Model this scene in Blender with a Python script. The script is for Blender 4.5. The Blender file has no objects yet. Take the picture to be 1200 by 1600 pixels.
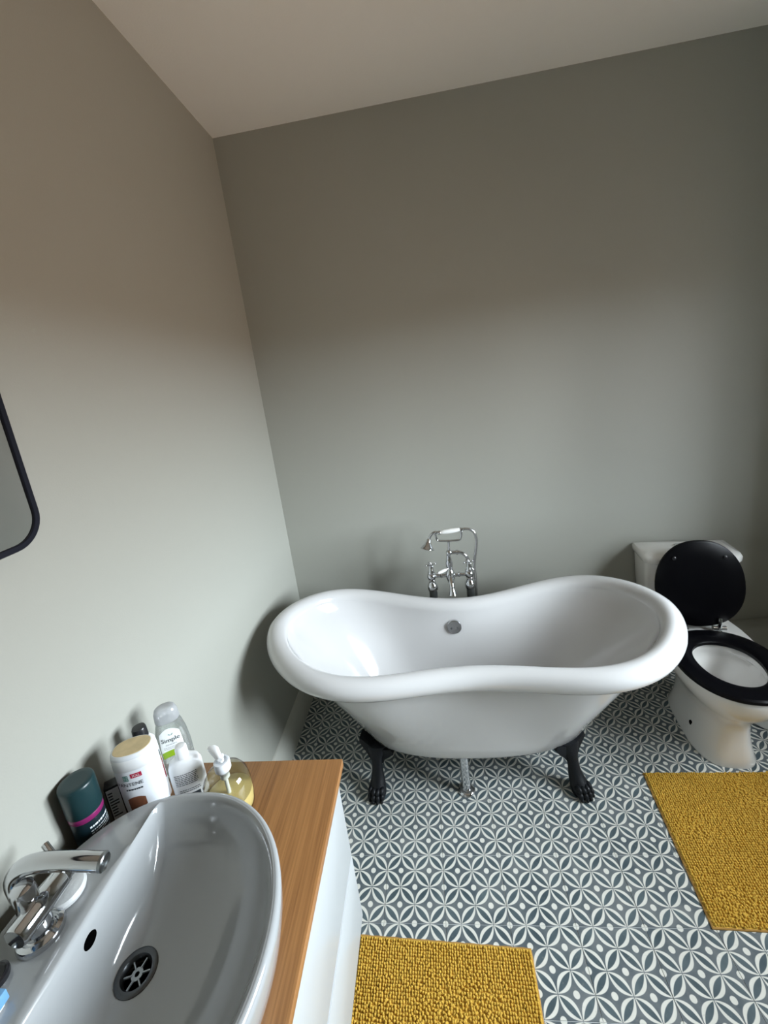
import bpy, bmesh, math, random
import numpy as np
from mathutils import Matrix, Vector

random.seed(7)
rng = np.random.default_rng(7)
scene = bpy.context.scene
COL = scene.collection
PI = math.pi

# ------------------------------------------------------------------ camera
cam_d = bpy.data.cameras.new('camera')
cam = bpy.data.objects.new('camera', cam_d)
COL.objects.link(cam)
cam_d.sensor_fit = 'AUTO'
cam_d.sensor_width = 36.0
cam_d.lens = 658.09 * 36.0 / 1600.0
cam_d.shift_x = 0.00127
cam_d.shift_y = -0.03055
cam_d.clip_start = 0.02
RX, RY, RZ = (0.98842, 0.08615, -0.12478), (-0.10134, -0.24064, -0.96531), (-0.11319, 0.96678, -0.22912)
m = Matrix(((RX[0], -RY[0], -RZ[0], 0.0962), (RX[1], -RY[1], -RZ[1], -1.1766), (RX[2], -RY[2], -RZ[2], 1.6996), (0, 0, 0, 1)))
cam.matrix_world = m
scene.camera = cam

# ------------------------------------------------------------------ sky, light, exposure
SKY_STRENGTH = 62.0
world = bpy.data.worlds.new('sky')
scene.world = world
world.use_nodes = True
wn, wl = world.node_tree.nodes, world.node_tree.links
wn.clear()
wo = wn.new('ShaderNodeOutputWorld')
bg = wn.new('ShaderNodeBackground')
tc = wn.new('ShaderNodeTexCoord')
sp = wn.new('ShaderNodeSeparateXYZ')
mr = wn.new('ShaderNodeMapRange')
mr.inputs[1].default_value, mr.inputs[2].default_value = -1, 1
cr = wn.new('ShaderNodeValToRGB')
el = cr.color_ramp.elements
el[0].position, el[0].color = 0.0, (0.160, 0.114, 0.082, 1)     # ground and brickwork below the horizon
el[1].position, el[1].color = 1.0, (1.70, 1.85, 1.95, 1)
for pos, c in ((0.502, (0.180, 0.131, 0.099)), (0.516, (0.95, 1.04, 1.11)), (0.57, (0.92, 1.02, 1.10)), (0.68, (0.86, 0.97, 1.05)), (0.82, (1.15, 1.28, 1.36))):
    e = el.new(pos); e.color = (*c, 1)
wl.new(tc.outputs['Generated'], sp.inputs[0]); wl.new(sp.outputs[2], mr.inputs[0]); wl.new(mr.outputs[0], cr.inputs[0])
wl.new(cr.outputs[0], bg.inputs[0]); bg.inputs[1].default_value = SKY_STRENGTH
wl.new(bg.outputs[0], wo.inputs[0])

WIN_Y0, WIN_Y1, WIN_Z0, WIN_Z1, WALL_R = -0.95, 0.17, 0.92, 2.08, 1.88
pl = bpy.data.lights.new('window_portal', 'AREA')
pl.shape = 'RECTANGLE'; pl.size = WIN_Y1 - WIN_Y0; pl.size_y = WIN_Z1 - WIN_Z0
pl.cycles.is_portal = True
po = bpy.data.objects.new('window_portal', pl); COL.objects.link(po)
po.location = (WALL_R + 0.31, (WIN_Y0 + WIN_Y1) / 2, (WIN_Z0 + WIN_Z1) / 2)
po.rotation_euler = (0, PI / 2, 0)      # shines along -X

scene.view_settings.view_transform = 'Standard'
scene.view_settings.look = 'None'
scene.view_settings.gamma = 1
scene.view_settings.use_curve_mapping = False
scene.view_settings.exposure = 0.0
scene.cycles.max_bounces = 14
scene.cycles.diffuse_bounces = 8
scene.cycles.glossy_bounces = 6
scene.cycles.transparent_max_bounces = 24
scene.cycles.caustics_reflective = False
scene.cycles.caustics_refractive = False
scene.cycles.use_denoising = True

# ------------------------------------------------------------------ materials
def new_mat(name):
    mt = bpy.data.materials.new(name); mt.use_nodes = True
    nt = mt.node_tree; b = nt.nodes['Principled BSDF']
    return mt, nt, b

def mat(name, col, rough=0.5, metal=0.0, coat=0.0, spec=0.5, bump=None, vary=None, ior=None):
    mt, nt, b = new_mat(name)
    b.inputs['Base Color'].default_value = (*col, 1)
    b.inputs['Roughness'].default_value = rough
    b.inputs['Metallic'].default_value = metal
    b.inputs['Coat Weight'].default_value = coat
    b.inputs['Coat Roughness'].default_value = 0.04
    b.inputs['Specular IOR Level'].default_value = spec
    if bump or vary:
        t = nt.nodes.new('ShaderNodeTexCoord')
    if bump:
        sc, st, dist = bump
        nz = nt.nodes.new('ShaderNodeTexNoise'); nz.inputs['Scale'].default_value = sc; nz.inputs['Detail'].default_value = 4
        bp = nt.nodes.new('ShaderNodeBump'); bp.inputs['Strength'].default_value = st; bp.inputs['Distance'].default_value = dist
        nt.links.new(t.outputs['Object'], nz.inputs['Vector'])
        nt.links.new(nz.outputs[0], bp.inputs['Height']); nt.links.new(bp.outputs[0], b.inputs['Normal'])
    if vary:
        sc, amt = vary
        nz = nt.nodes.new('ShaderNodeTexNoise'); nz.inputs['Scale'].default_value = sc; nz.inputs['Detail'].default_value = 3
        nt.links.new(t.outputs['Object'], nz.inputs['Vector'])
        mx = nt.nodes.new('ShaderNodeMix'); mx.data_type = 'RGBA'
        mx.inputs[6].default_value = (*[c * (1 - amt) for c in col], 1)
        mx.inputs[7].default_value = (*[min(1, c * (1 + amt)) for c in col], 1)
        nt.links.new(nz.outputs[0], mx.inputs[0]); nt.links.new(mx.outputs[2], b.inputs['Base Color'])
    return mt

def clear_mat(name, tint, gloss=0.12, haze=0.0, hazecol=(1, 1, 1)):
    """thin clear plastic or glass: light passes straight through, the surface reflects by its angle"""
    mt = bpy.data.materials.new(name); mt.use_nodes = True
    nt = mt.node_tree; nt.nodes.clear()
    o = nt.nodes.new('ShaderNodeOutputMaterial'); tr = nt.nodes.new('ShaderNodeBsdfTransparent'); gl = nt.nodes.new('ShaderNodeBsdfGlossy')
    lw = nt.nodes.new('ShaderNodeLayerWeight'); lw.inputs[0].default_value = 0.35
    mu = nt.nodes.new('ShaderNodeMath'); mu.operation = 'MULTIPLY_ADD'; mu.inputs[1].default_value = 0.6; mu.inputs[2].default_value = gloss * 0.3
    mx = nt.nodes.new('ShaderNodeMixShader'); tr.inputs[0].default_value = (*tint, 1); gl.inputs['Roughness'].default_value = 0.06
    nt.links.new(lw.outputs['Fresnel'], mu.inputs[0]); nt.links.new(mu.outputs[0], mx.inputs[0])
    nt.links.new(tr.outputs[0], mx.inputs[1]); nt.links.new(gl.outputs[0], mx.inputs[2])
    last = mx
    if haze:
        df = nt.nodes.new('ShaderNodeBsdfDiffuse'); df.inputs[0].default_value = (*hazecol, 1)
        m2 = nt.nodes.new('ShaderNodeMixShader'); m2.inputs[0].default_value = haze
        nt.links.new(mx.outputs[0], m2.inputs[1]); nt.links.new(df.outputs[0], m2.inputs[2]); last = m2
    nt.links.new(last.outputs[0], o.inputs[0])
    return mt

M = {}
M['wall'] = mat('sage_grey_paint', (0.352, 0.354, 0.316), 0.55, spec=0.35, bump=(260, 0.12, 0.002))
M['ceiling'] = mat('white_ceiling_paint', (0.92, 0.89, 0.84), 0.8, spec=0.2, bump=(220, 0.15, 0.002))
M['skirting'] = mat('satin_skirting_paint', (0.50, 0.50, 0.45), 0.35, bump=(60, 0.05, 0.002))
M['grout'] = mat('grey_grout', (0.60, 0.62, 0.62), 0.9, vary=(30, 0.25))
M['tub_white'] = mat('white_enamel', (0.565, 0.56, 0.56), 0.1, coat=0.6, spec=0.5)
M['porcelain'] = mat('white_porcelain', (0.80, 0.79, 0.77), 0.12, coat=0.5)
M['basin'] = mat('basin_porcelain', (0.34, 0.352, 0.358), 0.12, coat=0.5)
M['chrome'] = mat('chrome', (0.60, 0.61, 0.63), 0.07, metal=1.0)
M['dull_chrome'] = mat('worn_chrome', (0.30, 0.32, 0.33), 0.28, metal=1.0, bump=(300, 0.1, 0.001))
M['hose'] = mat('ribbed_metal_hose', (0.6, 0.6, 0.6), 0.25, metal=1.0)
M['blackiron'] = mat('black_cast_iron', (0.005, 0.006, 0.008), 0.5, spec=0.25, bump=(180, 0.25, 0.003))
M['blackseat'] = mat('black_lacquer', (0.002, 0.002, 0.003), 0.30, spec=0.14)
M['hole'] = mat('dark_hole', (0.001, 0.001, 0.001), 0.9, spec=0.0)
M['frame'] = mat('black_mirror_frame', (0.006, 0.007, 0.014), 0.45, spec=0.2)
M['mirror'] = mat('mirror_glass', (0.62, 0.62, 0.61), 0.01, metal=1.0)
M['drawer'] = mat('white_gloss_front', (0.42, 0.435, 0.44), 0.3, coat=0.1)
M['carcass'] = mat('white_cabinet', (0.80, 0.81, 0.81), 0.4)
M['white_plastic'] = mat('white_plastic', (0.82, 0.83, 0.84), 0.3)
M['pearl'] = mat('pearl_plastic', (0.76, 0.79, 0.83), 0.35)
M['drain_metal'] = mat('tarnished_drain_metal', (0.10, 0.105, 0.11), 0.35, metal=1.0, bump=(400, 0.15, 0.001))
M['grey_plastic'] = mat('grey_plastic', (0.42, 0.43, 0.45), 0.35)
M['black_plastic'] = mat('black_plastic', (0.01, 0.01, 0.012), 0.3)
M['teal'] = mat('dark_teal_plastic', (0.006, 0.028, 0.032), 0.35)
M['teal_dark'] = mat('deep_teal_body', (0.004, 0.013, 0.018), 0.3)
M['magenta'] = mat('magenta_band', (0.19, 0.014, 0.095), 0.3)
M['beige'] = mat('cream_shampoo_base', (0.60, 0.47, 0.26), 0.4, vary=(60, 0.25))
M['red_print'] = mat('red_print', (0.42, 0.01, 0.05), 0.4)
M['maroon'] = mat('maroon_print', (0.22, 0.008, 0.02), 0.4)
M['gold'] = mat('gold_print', (0.6, 0.5, 0.3), 0.35, metal=0.6)
M['ink'] = mat('dark_print', (0.03, 0.04, 0.05), 0.5)
M['pale_print'] = mat('pale_print', (0.62, 0.66, 0.68), 0.5)
M['teal_print'] = mat('green_print', (0.05, 0.20, 0.16), 0.5)
M['lime'] = mat('lime_print', (0.26, 0.42, 0.015), 0.4)
M['brown_print'] = mat('brown_picture', (0.19, 0.07, 0.035), 0.5, vary=(70, 0.6))
M['label_white'] = mat('white_label', (0.80, 0.82, 0.82), 0.45)
M['soap_gel'] = mat('yellow_liquid_soap', (0.68, 0.53, 0.20), 0.3)
M['soap_bar'] = mat('white_soap', (0.52, 0.53, 0.53), 0.35, bump=(60, 0.4, 0.003))
M['blue_print'] = mat('blue_print', (0.13, 0.30, 0.52), 0.4)
M['clear'] = clear_mat('clear_plastic', (0.93, 0.94, 0.94), 0.2)
M['clear_cap'] = clear_mat('frosted_clear_cap', (0.82, 0.83, 0.85), 0.3, haze=0.35, hazecol=(0.75, 0.77, 0.79))
M['clear_body'] = clear_mat('clear_bottle_with_gel', (0.84, 0.87, 0.86), 0.25, haze=0.1, hazecol=(0.8, 0.84, 0.83))
M['pane'] = clear_mat('window_glass', (0.98, 0.98, 0.98), 0.08)
M['upvc'] = mat('white_window_frame', (0.8, 0.8, 0.8), 0.35)
M['tube_dark'] = mat('milky_tube', (0.62, 0.64, 0.56), 0.4)

def N(nt, op, a, b=None, c=None):
    n = nt.nodes.new('ShaderNodeMath'); n.operation = op
    for i, v in enumerate((a, b, c)):
        if v is None: continue
        if isinstance(v, (int, float)): n.inputs[i].default_value = v
        else: nt.links.new(v, n.inputs[i])
    return n.outputs[0]

def tile_material():
    mt, nt, b = new_mat('encaustic_petal_print')
    t = nt.nodes.new('ShaderNodeTexCoord'); s = nt.nodes.new('ShaderNodeSeparateXYZ')
    nt.links.new(t.outputs['Object'], s.inputs[0])
    u = N(nt, 'MULTIPLY', s.outputs[0], 10.0); v = N(nt, 'MULTIPLY', s.outputs[1], 10.0)
    A = N(nt, 'PINGPONG', N(nt, 'ADD', u, v), 0.5)
    B = N(nt, 'PINGPONG', N(nt, 'SUBTRACT', u, v), 0.5)
    dA = N(nt, 'SUBTRACT', 0.5, A); dB = N(nt, 'SUBTRACT', 0.5, B)
    def lens(d, tt, w, L, soft):
        q = N(nt, 'DIVIDE', tt, L); q = N(nt, 'MULTIPLY', q, q)
        W = N(nt, 'MULTIPLY', N(nt, 'SUBTRACT', 1.0, q), w)
        return N(nt, 'MULTIPLY_ADD', N(nt, 'SUBTRACT', W, d), soft, 0.5)
    def clamp(x):
        n = nt.nodes.new('ShaderNodeClamp'); nt.links.new(x, n.inputs[0]); return n.outputs[0]
    SF = 45.0
    outer = clamp(N(nt, 'MAXIMUM', lens(dA, B, 0.235, 0.478, SF), lens(dB, A, 0.235, 0.478, SF)))
    inner = clamp(N(nt, 'MAXIMUM', lens(dA, B, 0.108, 0.445, SF), lens(dB, A, 0.108, 0.445, SF)))
    rr = N(nt, 'SQRT', N(nt, 'ADD', N(nt, 'MULTIPLY', A, A), N(nt, 'MULTIPLY', B, B)))
    dot = clamp(N(nt, 'MULTIPLY_ADD', N(nt, 'SUBTRACT', 0.122, rr), SF, 0.5))
    oi = nt.nodes.new('ShaderNodeObjectInfo')
    mp = nt.nodes.new('ShaderNodeVectorMath'); mp.operation = 'ADD'
    cb = nt.nodes.new('ShaderNodeCombineXYZ'); nt.links.new(N(nt, 'MULTIPLY', oi.outputs['Random'], 50.0), cb.inputs[2])
    nt.links.new(t.outputs['Object'], mp.inputs[0]); nt.links.new(cb.outputs[0], mp.inputs[1])
    def noise(sc, det):
        n = nt.nodes.new('ShaderNodeTexNoise'); n.inputs['Scale'].default_value = sc; n.inputs['Detail'].default_value = det
        nt.links.new(mp.outputs[0], n.inputs['Vector']); return n.outputs[0]
    def mix(f, c1, c2):
        n = nt.nodes.new('ShaderNodeMix'); n.data_type = 'RGBA'
        for i, x in ((0, f), (6, c1), (7, c2)):
            if isinstance(x, tuple): n.inputs[i].default_value = (*x, 1)
            else: nt.links.new(x, n.inputs[i])
        return n.outputs[2]
    def spread(x, lo, hi):
        n = nt.nodes.new('ShaderNodeMapRange'); nt.links.new(x, n.inputs[0]); n.inputs[1].default_value = lo; n.inputs[2].default_value = hi
        return n.outputs[0]
    n1, n2 = noise(14, 3), noise(90, 5)
    bgc = mix(spread(n1, 0.35, 0.68), (0.070, 0.092, 0.108), (0.155, 0.172, 0.180))
    inc = mix(spread(n1, 0.32, 0.7), (0.046, 0.070, 0.083), (0.092, 0.125, 0.140))
    wh = mix(n2, (0.62, 0.61, 0.555), (0.72, 0.715, 0.66))
    c = mix(outer, bgc, wh); c = mix(inner, c, inc); c = mix(dot, c, wh)
    c = mix(N(nt, 'MULTIPLY', spread(n2, 0.62, 0.75), 0.25), c, (0.3, 0.28, 0.25))
    nt.links.new(c, b.inputs['Base Color'])
    nt.links.new(N(nt, 'MULTIPLY_ADD', n2, 0.2, 0.34), b.inputs['Roughness'])
    b.inputs['Specular IOR Level'].default_value = 0.4
    bp = nt.nodes.new('ShaderNodeBump'); bp.inputs['Strength'].default_value = 0.06; bp.inputs['Distance'].default_value = 0.001
    nt.links.new(n2, bp.inputs['Height']); nt.links.new(bp.outputs[0], b.inputs['Normal'])
    return mt
M['tile'] = tile_material()

def wood_material():
    mt, nt, b = new_mat('bamboo_worktop')
    t = nt.nodes.new('ShaderNodeTexCoord'); s = nt.nodes.new('ShaderNodeSeparateXYZ')
    nt.links.new(t.outputs['Object'], s.inputs[0])
    strip = N(nt, 'FLOOR', N(nt, 'MULTIPLY', s.outputs[0], 52.0))
    wn_ = nt.nodes.new('ShaderNodeTexWhiteNoise'); wn_.noise_dimensions = '1D'; nt.links.new(strip, wn_.inputs['W'])
    mp = nt.nodes.new('ShaderNodeMapping'); mp.inputs['Scale'].default_value = (240, 5, 20)
    nt.links.new(t.outputs['Object'], mp.inputs[0])
    nz = nt.nodes.new('ShaderNodeTexNoise'); nz.inputs['Scale'].default_value = 1.0; nz.inputs['Detail'].default_value = 5
    nt.links.new(mp.outputs[0], nz.inputs['Vector'])
    f = N(nt, 'ADD', N(nt, 'MULTIPLY', wn_.outputs[0], 0.2), N(nt, 'MULTIPLY', nz.outputs[0], 0.9))
    r = nt.nodes.new('ShaderNodeValToRGB')
    r.color_ramp.elements[0].position, r.color_ramp.elements[0].color = 0.2, (0.160, 0.066, 0.021, 1)
    r.color_ramp.elements[1].position, r.color_ramp.elements[1].color = 0.9, (0.37, 0.178, 0.062, 1)
    nt.links.new(f, r.inputs[0]); nt.links.new(r.outputs[0], b.inputs['Base Color'])
    b.inputs['Roughness'].default_value = 0.38
    return mt
M['wood'] = wood_material()

def rug_material(name, lo, hi):
    mt, nt, b = new_mat(name)
    t = nt.nodes.new('ShaderNodeTexCoord')
    n1 = nt.nodes.new('ShaderNodeTexNoise'); n1.inputs['Scale'].default_value = 9; n1.inputs['Detail'].default_value = 3
    n2 = nt.nodes.new('ShaderNodeTexNoise'); n2.inputs['Scale'].default_value = 260; n2.inputs['Detail'].default_value = 3
    for n in (n1, n2): nt.links.new(t.outputs['Object'], n.inputs['Vector'])
    f = N(nt, 'ADD', N(nt, 'MULTIPLY', n1.outputs[0], 0.6), N(nt, 'MULTIPLY', n2.outputs[0], 0.4))
    mx = nt.nodes.new('ShaderNodeMix'); mx.data_type = 'RGBA'
    mx.inputs[6].default_value = (*lo, 1); mx.inputs[7].default_value = (*hi, 1)
    nt.links.new(f, mx.inputs[0]); nt.links.new(mx.outputs[2], b.inputs['Base Color'])
    b.inputs['Roughness'].default_value = 1.0; b.inputs['Specular IOR Level'].default_value = 0.05
    bp = nt.nodes.new('ShaderNodeBump'); bp.inputs['Strength'].default_value = 0.5; bp.inputs['Distance'].default_value = 0.001
    nt.links.new(n2.outputs[0], bp.inputs['Height']); nt.links.new(bp.outputs[0], b.inputs['Normal'])
    return mt
M['rug'] = rug_material('mustard_chenille', (0.49, 0.292, 0.040), (0.64, 0.415, 0.085))
M['rug_hem'] = rug_material('tan_rug_hem', (0.36, 0.20, 0.055), (0.48, 0.28, 0.09))

# ------------------------------------------------------------------ mesh helpers
class MB:
    """collects vertices and faces for one mesh object"""
    def __init__(s): s.v, s.f, s.mi = [], [], []
    def add(s, v, f, mi=0):
        o = len(s.v); s.v += [tuple(map(float, p)) for p in v]
        s.f += [tuple(i + o for i in q) for q in f]; s.mi += [mi] * len(f); return s
    def loft(s, rings, cap0=False, cap1=False, closed=True, mi=0):
        n = len(rings[0]); v = [p for r in rings for p in r]; f = []
        for k in range(len(rings) - 1):
            for i in range(n if closed else n - 1):
                j = (i + 1) % n
                f.append((k * n + i, k * n + j, (k + 1) * n + j, (k + 1) * n + i))
        if cap0: f.append(tuple(range(n))[::-1])
        if cap1: f.append(tuple((len(rings) - 1) * n + i for i in range(n)))
        return s.add(v, f, mi)
    def lathe(s, prof, seg=32, at=(0, 0, 0), axis=(0, 0, 1), mi=0, cap0=True, cap1=True):
        """prof: (radius, height) pairs along axis"""
        q = Vector((0, 0, 1)).rotation_difference(Vector(axis).normalized()); a = Vector(at); rings = []
        for r, h in prof:
            rings.append([tuple(a + q @ Vector((max(r, 1e-5) * math.cos(2 * PI * i / seg), max(r, 1e-5) * math.sin(2 * PI * i / seg), h))) for i in range(seg)])
        return s.loft(rings, cap0, cap1, mi=mi)
    def tube(s, pts, rad, seg=14, mi=0, cap=True):
        P = [Vector(p) for p in pts]; n = len(P)
        R = rad if isinstance(rad, (list, tuple)) else [rad] * n
        T = [(P[min(i + 1, n - 1)] - P[max(i - 1, 0)]).normalized() for i in range(n)]
        up = Vector((0, 0, 1)) if abs(T[0].z) < 0.9 else Vector((0, 1, 0))
        u = T[0].cross(up).normalized(); rings = []
        for i in range(n):
            u = (u - T[i] * u.dot(T[i])).normalized(); w = T[i].cross(u)
            rings.append([tuple(P[i] + (u * math.cos(2 * PI * k / seg) + w * math.sin(2 * PI * k / seg)) * R[i]) for k in range(seg)])
        return s.loft(rings, cap, cap, mi=mi)
    def ball(s, c, r, seg=16, rings=10, rot=None, mi=0):
        rx, ry, rz = (r, r, r) if isinstance(r, (int, float)) else r
        C = Vector(c); rr = []
        for k in range(rings + 1):
            a = -PI / 2 + PI * k / rings; ca = max(math.cos(a), 1e-4)
            ring = []
            for i in range(seg):
                p = Vector((rx * ca * math.cos(2 * PI * i / seg), ry * ca * math.sin(2 * PI * i / seg), rz * math.sin(a)))
                if rot is not None: p = rot @ p
                ring.append(tuple(C + p))
            rr.append(ring)
        return s.loft(rr, True, True, mi=mi)
    def box(s, x0, x1, y0, y1, z0, z1, mi=0, bev=0.0):
        if bev:
            bm = bmesh.new(); bmesh.ops.create_cube(bm, size=1)
            for v in bm.verts: v.co = Vector(((x0 + x1) / 2 + v.co.x * (x1 - x0), (y0 + y1) / 2 + v.co.y * (y1 - y0), (z0 + z1) / 2 + v.co.z * (z1 - z0)))
            bmesh.ops.bevel(bm, geom=list(bm.edges), offset=bev, segments=2, affect='EDGES', profile=0.5)
            bm.verts.index_update()
            s.add([v.co[:] for v in bm.verts], [[v.index for v in f.verts] for f in bm.faces], mi); bm.free(); return s
        v = [(x, y, z) for x in (x0, x1) for y in (y0, y1) for z in (z0, z1)]
        return s.add(v, [(0, 1, 3, 2), (4, 6, 7, 5), (0, 4, 5, 1), (2, 3, 7, 6), (0, 2, 6, 4), (1, 5, 7, 3)], mi)
    def prism(s, outline, frame, depth, mi=0):
        """outline: 2-D points; frame(x, y, d) -> 3-D point; from d=0 to d=depth"""
        n = len(outline)
        v = [frame(x, y, 0) for x, y in outline] + [frame(x, y, depth) for x, y in outline]
        f = [tuple(range(n))[::-1], tuple(range(n, 2 * n))] + [(i, (i + 1) % n, (i + 1) % n + n, i + n) for i in range(n)]
        return s.add(v, f, mi)
    def build(s, name, mats, parent=None, smooth=40, fixn=True):
        me = bpy.data.meshes.new(name); me.from_pydata(s.v, [], s.f)
        for x in (mats if isinstance(mats, (list, tuple)) else [mats]): me.materials.append(x)
        me.polygons.foreach_set('material_index', s.mi)
        if fixn:
            bm = bmesh.new(); bm.from_mesh(me); bmesh.ops.recalc_face_normals(bm, faces=bm.faces); bm.to_mesh(me); bm.free()
        if smooth:
            me.polygons.foreach_set('use_smooth', [True] * len(me.polygons)); me.set_sharp_from_angle(angle=math.radians(smooth))
        me.update()
        o = bpy.data.objects.new(name, me); COL.objects.link(o)
        if parent: o.parent = parent
        return o

def tag(o, label, cat, group=None):
    o['label'] = label; o['category'] = cat
    if group: o['group'] = group
    return o
def thing(name, label, cat, loc=(0, 0, 0), rotz=0.0, group=None):
    o = bpy.data.objects.new(name, None); COL.objects.link(o)
    o.empty_display_size = 0.05
    o.location = loc; o.rotation_euler = (0, 0, rotz)
    return tag(o, label, cat, group)
def structure(o): o['kind'] = 'structure'; return o

def catmull(pts, k=8):
    P = [Vector(p) for p in pts]; out = []
    for i in range(len(P) - 1):
        a, b, c, d = P[max(i - 1, 0)], P[i], P[i + 1], P[min(i + 2, len(P) - 1)]
        for j in range(k):
            t = j / k
            out.append(0.5 * ((2 * b) + (c - a) * t + (2 * a - 5 * b + 4 * c - d) * t * t + (3 * b - a - 3 * c + d) * t ** 3))
    out.append(P[-1]); return out
def lerp_table(tab, z, k):
    return float(np.interp(z, [r[0] for r in tab], [r[k] for r in tab]))

# ------------------------------------------------------------------ room shell
X0, Y1, H = -0.715, 0.951, 2.843
YF = -2.35
def wallbox(name, mtl, *b): return structure(MB().box(*b).build(name, mtl, smooth=0))
wallbox('wall_left', M['wall'], X0 - 0.12, X0, YF - 0.12, Y1 + 0.12, -0.05, H)
wallbox('wall_back', M['wall'], X0, WALL_R + 0.3, Y1, Y1 + 0.12, -0.05, H)
wallbox('wall_front', M['wall'], X0, WALL_R + 0.3, YF - 0.12, YF, -0.05, H)
wallbox('ceiling', M['ceiling'], X0 - 0.12, WALL_R + 0.3, YF - 0.12, Y1 + 0.12, H, H + 0.1)
w = MB()
w.box(WALL_R, WALL_R + 0.3, YF, WIN_Y0, -0.05, H); w.box(WALL_R, WALL_R + 0.3, WIN_Y1, Y1, -0.05, H)
w.box(WALL_R, WALL_R + 0.3, WIN_Y0, WIN_Y1, -0.05, WIN_Z0); w.box(WALL_R, WALL_R + 0.3, WIN_Y0, WIN_Y1, WIN_Z1, H)
structure(w.build('wall_right', M['wall'], smooth=0))

win = structure(bpy.data.objects.new('window_1', None)); COL.objects.link(win)
fr = MB(); xw0, xw1, fw = WALL_R + 0.2, WALL_R + 0.26, 0.055
fr.box(xw0, xw1, WIN_Y0, WIN_Y1, WIN_Z0, WIN_Z0 + fw); fr.box(xw0, xw1, WIN_Y0, WIN_Y1, WIN_Z1 - fw, WIN_Z1)
for y in (WIN_Y0, (WIN_Y0 + WIN_Y1 - fw) / 2, WIN_Y1 - fw): fr.box(xw0, xw1, y, y + fw, WIN_Z0 + fw, WIN_Z1 - fw)
fr.build('window_frame', M['upvc'], win, smooth=0)
ym = (WIN_Y0 + WIN_Y1) / 2
for a, b in ((WIN_Y0 + fw, ym - fw / 2), (ym + fw / 2, WIN_Y1 - fw)):
    MB().box(xw0 + 0.028, xw0 + 0.032, a, b, WIN_Z0 + fw, WIN_Z1 - fw).build('pane', M['pane'], win, smooth=0)
MB().box(WALL_R - 0.03, xw0, WIN_Y0 - 0.03, WIN_Y1 + 0.03, WIN_Z0 - 0.03, WIN_Z0).build('window_sill', M['upvc'], win, smooth=0)

floor = structure(MB().box(X0, WALL_R, YF, Y1, -0.05, -0.0016).build('floor', M['grout'], smooth=0))
TS, GAP = 0.2, 0.0016
cache = {}
for i in range(-5, 11):
    for j in range(-13, 6):
        xa, xb, ya, yb = i * TS, (i + 1) * TS, j * TS, (j + 1) * TS
        x0, x1, y0, y1 = max(xa + GAP / 2, X0), min(xb - GAP / 2, WALL_R), max(ya + GAP / 2, YF), min(yb - GAP / 2, Y1)
        if x1 - x0 < 0.004 or y1 - y0 < 0.004: continue
        key = tuple(round(q, 4) for q in (x0 - xa, x1 - xa, y0 - ya, y1 - ya))
        if key not in cache:
            a0, a1, b0, b1 = key; c = 0.0004
            mb = MB().loft([[(a0, b0, -0.004), (a1, b0, -0.004), (a1, b1, -0.004), (a0, b1, -0.004)],
                            [(a0, b0, -c), (a1, b0, -c), (a1, b1, -c), (a0, b1, -c)],
                            [(a0 + c, b0 + c, 0), (a1 - c, b0 + c, 0), (a1 - c, b1 - c, 0), (a0 + c, b1 - c, 0)]], False, True)
            o = mb.build('tile', M['tile'], floor, smooth=0); cache[key] = o.data
        else:
            o = bpy.data.objects.new('tile', cache[key]); COL.objects.link(o); o.parent = floor
        o.location = (xa, ya, rng.uniform(-0.0002, 0.0002))

def skirting(name, frame, length):
    prof = [(0, 0), (0.021, 0), (0.021, 0.105), (0.019, 0.112), (0.016, 0.118), (0.016, 0.128), (0.012, 0.136), (0.009, 0.146), (0.005, 0.152), (0, 0.154)]
    return structure(MB().prism(prof, frame, length).build(name, M['skirting'], smooth=30))
skirting('baseboard_left', lambda x, y, d: (X0 + x, YF + d, y), Y1 - YF)
skirting('baseboard_back', lambda x, y, d: (X0 + d, Y1 - x, y), WALL_R - X0)
structure(MB().box(1.50, WALL_R, Y1 - 0.10, Y1, 0.0, 0.255, bev=0.004).build('trim_1', M['wall'], smooth=30))

# ------------------------------------------------------------------ bath
TCX, TCY = 0.172, 0.398
tub = thing('clawfoot_bathtub', 'white freestanding roll-top bath with raised ends on black claw feet', 'bathtub', (TCX, TCY, 0))
NT = 144
def rim_point(T):
    a, b, n, n2, zm, c2, c4, c6, r, yaw, c1, pin = 0.783, 0.44, 2.685, 1.792, 0.618, 0.105, 0.005, -0.022, 0.043, 0.018, -0.02, 0.447
    c, s = math.cos(T), math.sin(T)
    x = a * math.copysign(abs(c) ** (2 / n), c); y = b * math.copysign(abs(s) ** (2 / n2), s); u = x / a
    y *= 1 - pin * math.cos(PI * u) * 0.5 - pin * 0.5
    z = zm + c2 * u ** 2 + c4 * u ** 4 + c6 * u ** 6 + c1 * u
    return Vector((x * math.cos(yaw) - y * math.sin(yaw), x * math.sin(yaw) + y * math.cos(yaw), z))
dense = [rim_point(2 * PI * i / 4000) for i in range(4000)]
acc = [0.0]
for i in range(1, 4001): acc.append(acc[-1] + (dense[i % 4000] - dense[i - 1]).length)
RIMP = []
for k in range(NT):
    d = acc[-1] * k / NT; i = int(np.searchsorted(acc, d)); RIMP.append(dense[i % 4000])
RIMN = []
for k in range(NT):
    t = RIMP[(k + 2) % NT] - RIMP[k - 2]; RIMN.append(Vector((t.y, -t.x, 0)).normalized())
RR = 0.043
def ell(ang, a, b, z, n=2.4):
    c, s = math.cos(ang), math.sin(ang)
    return Vector((a * math.copysign(abs(c) ** (2 / n), c), b * math.copysign(abs(s) ** (2 / n), s), z))
cols = []
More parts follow.
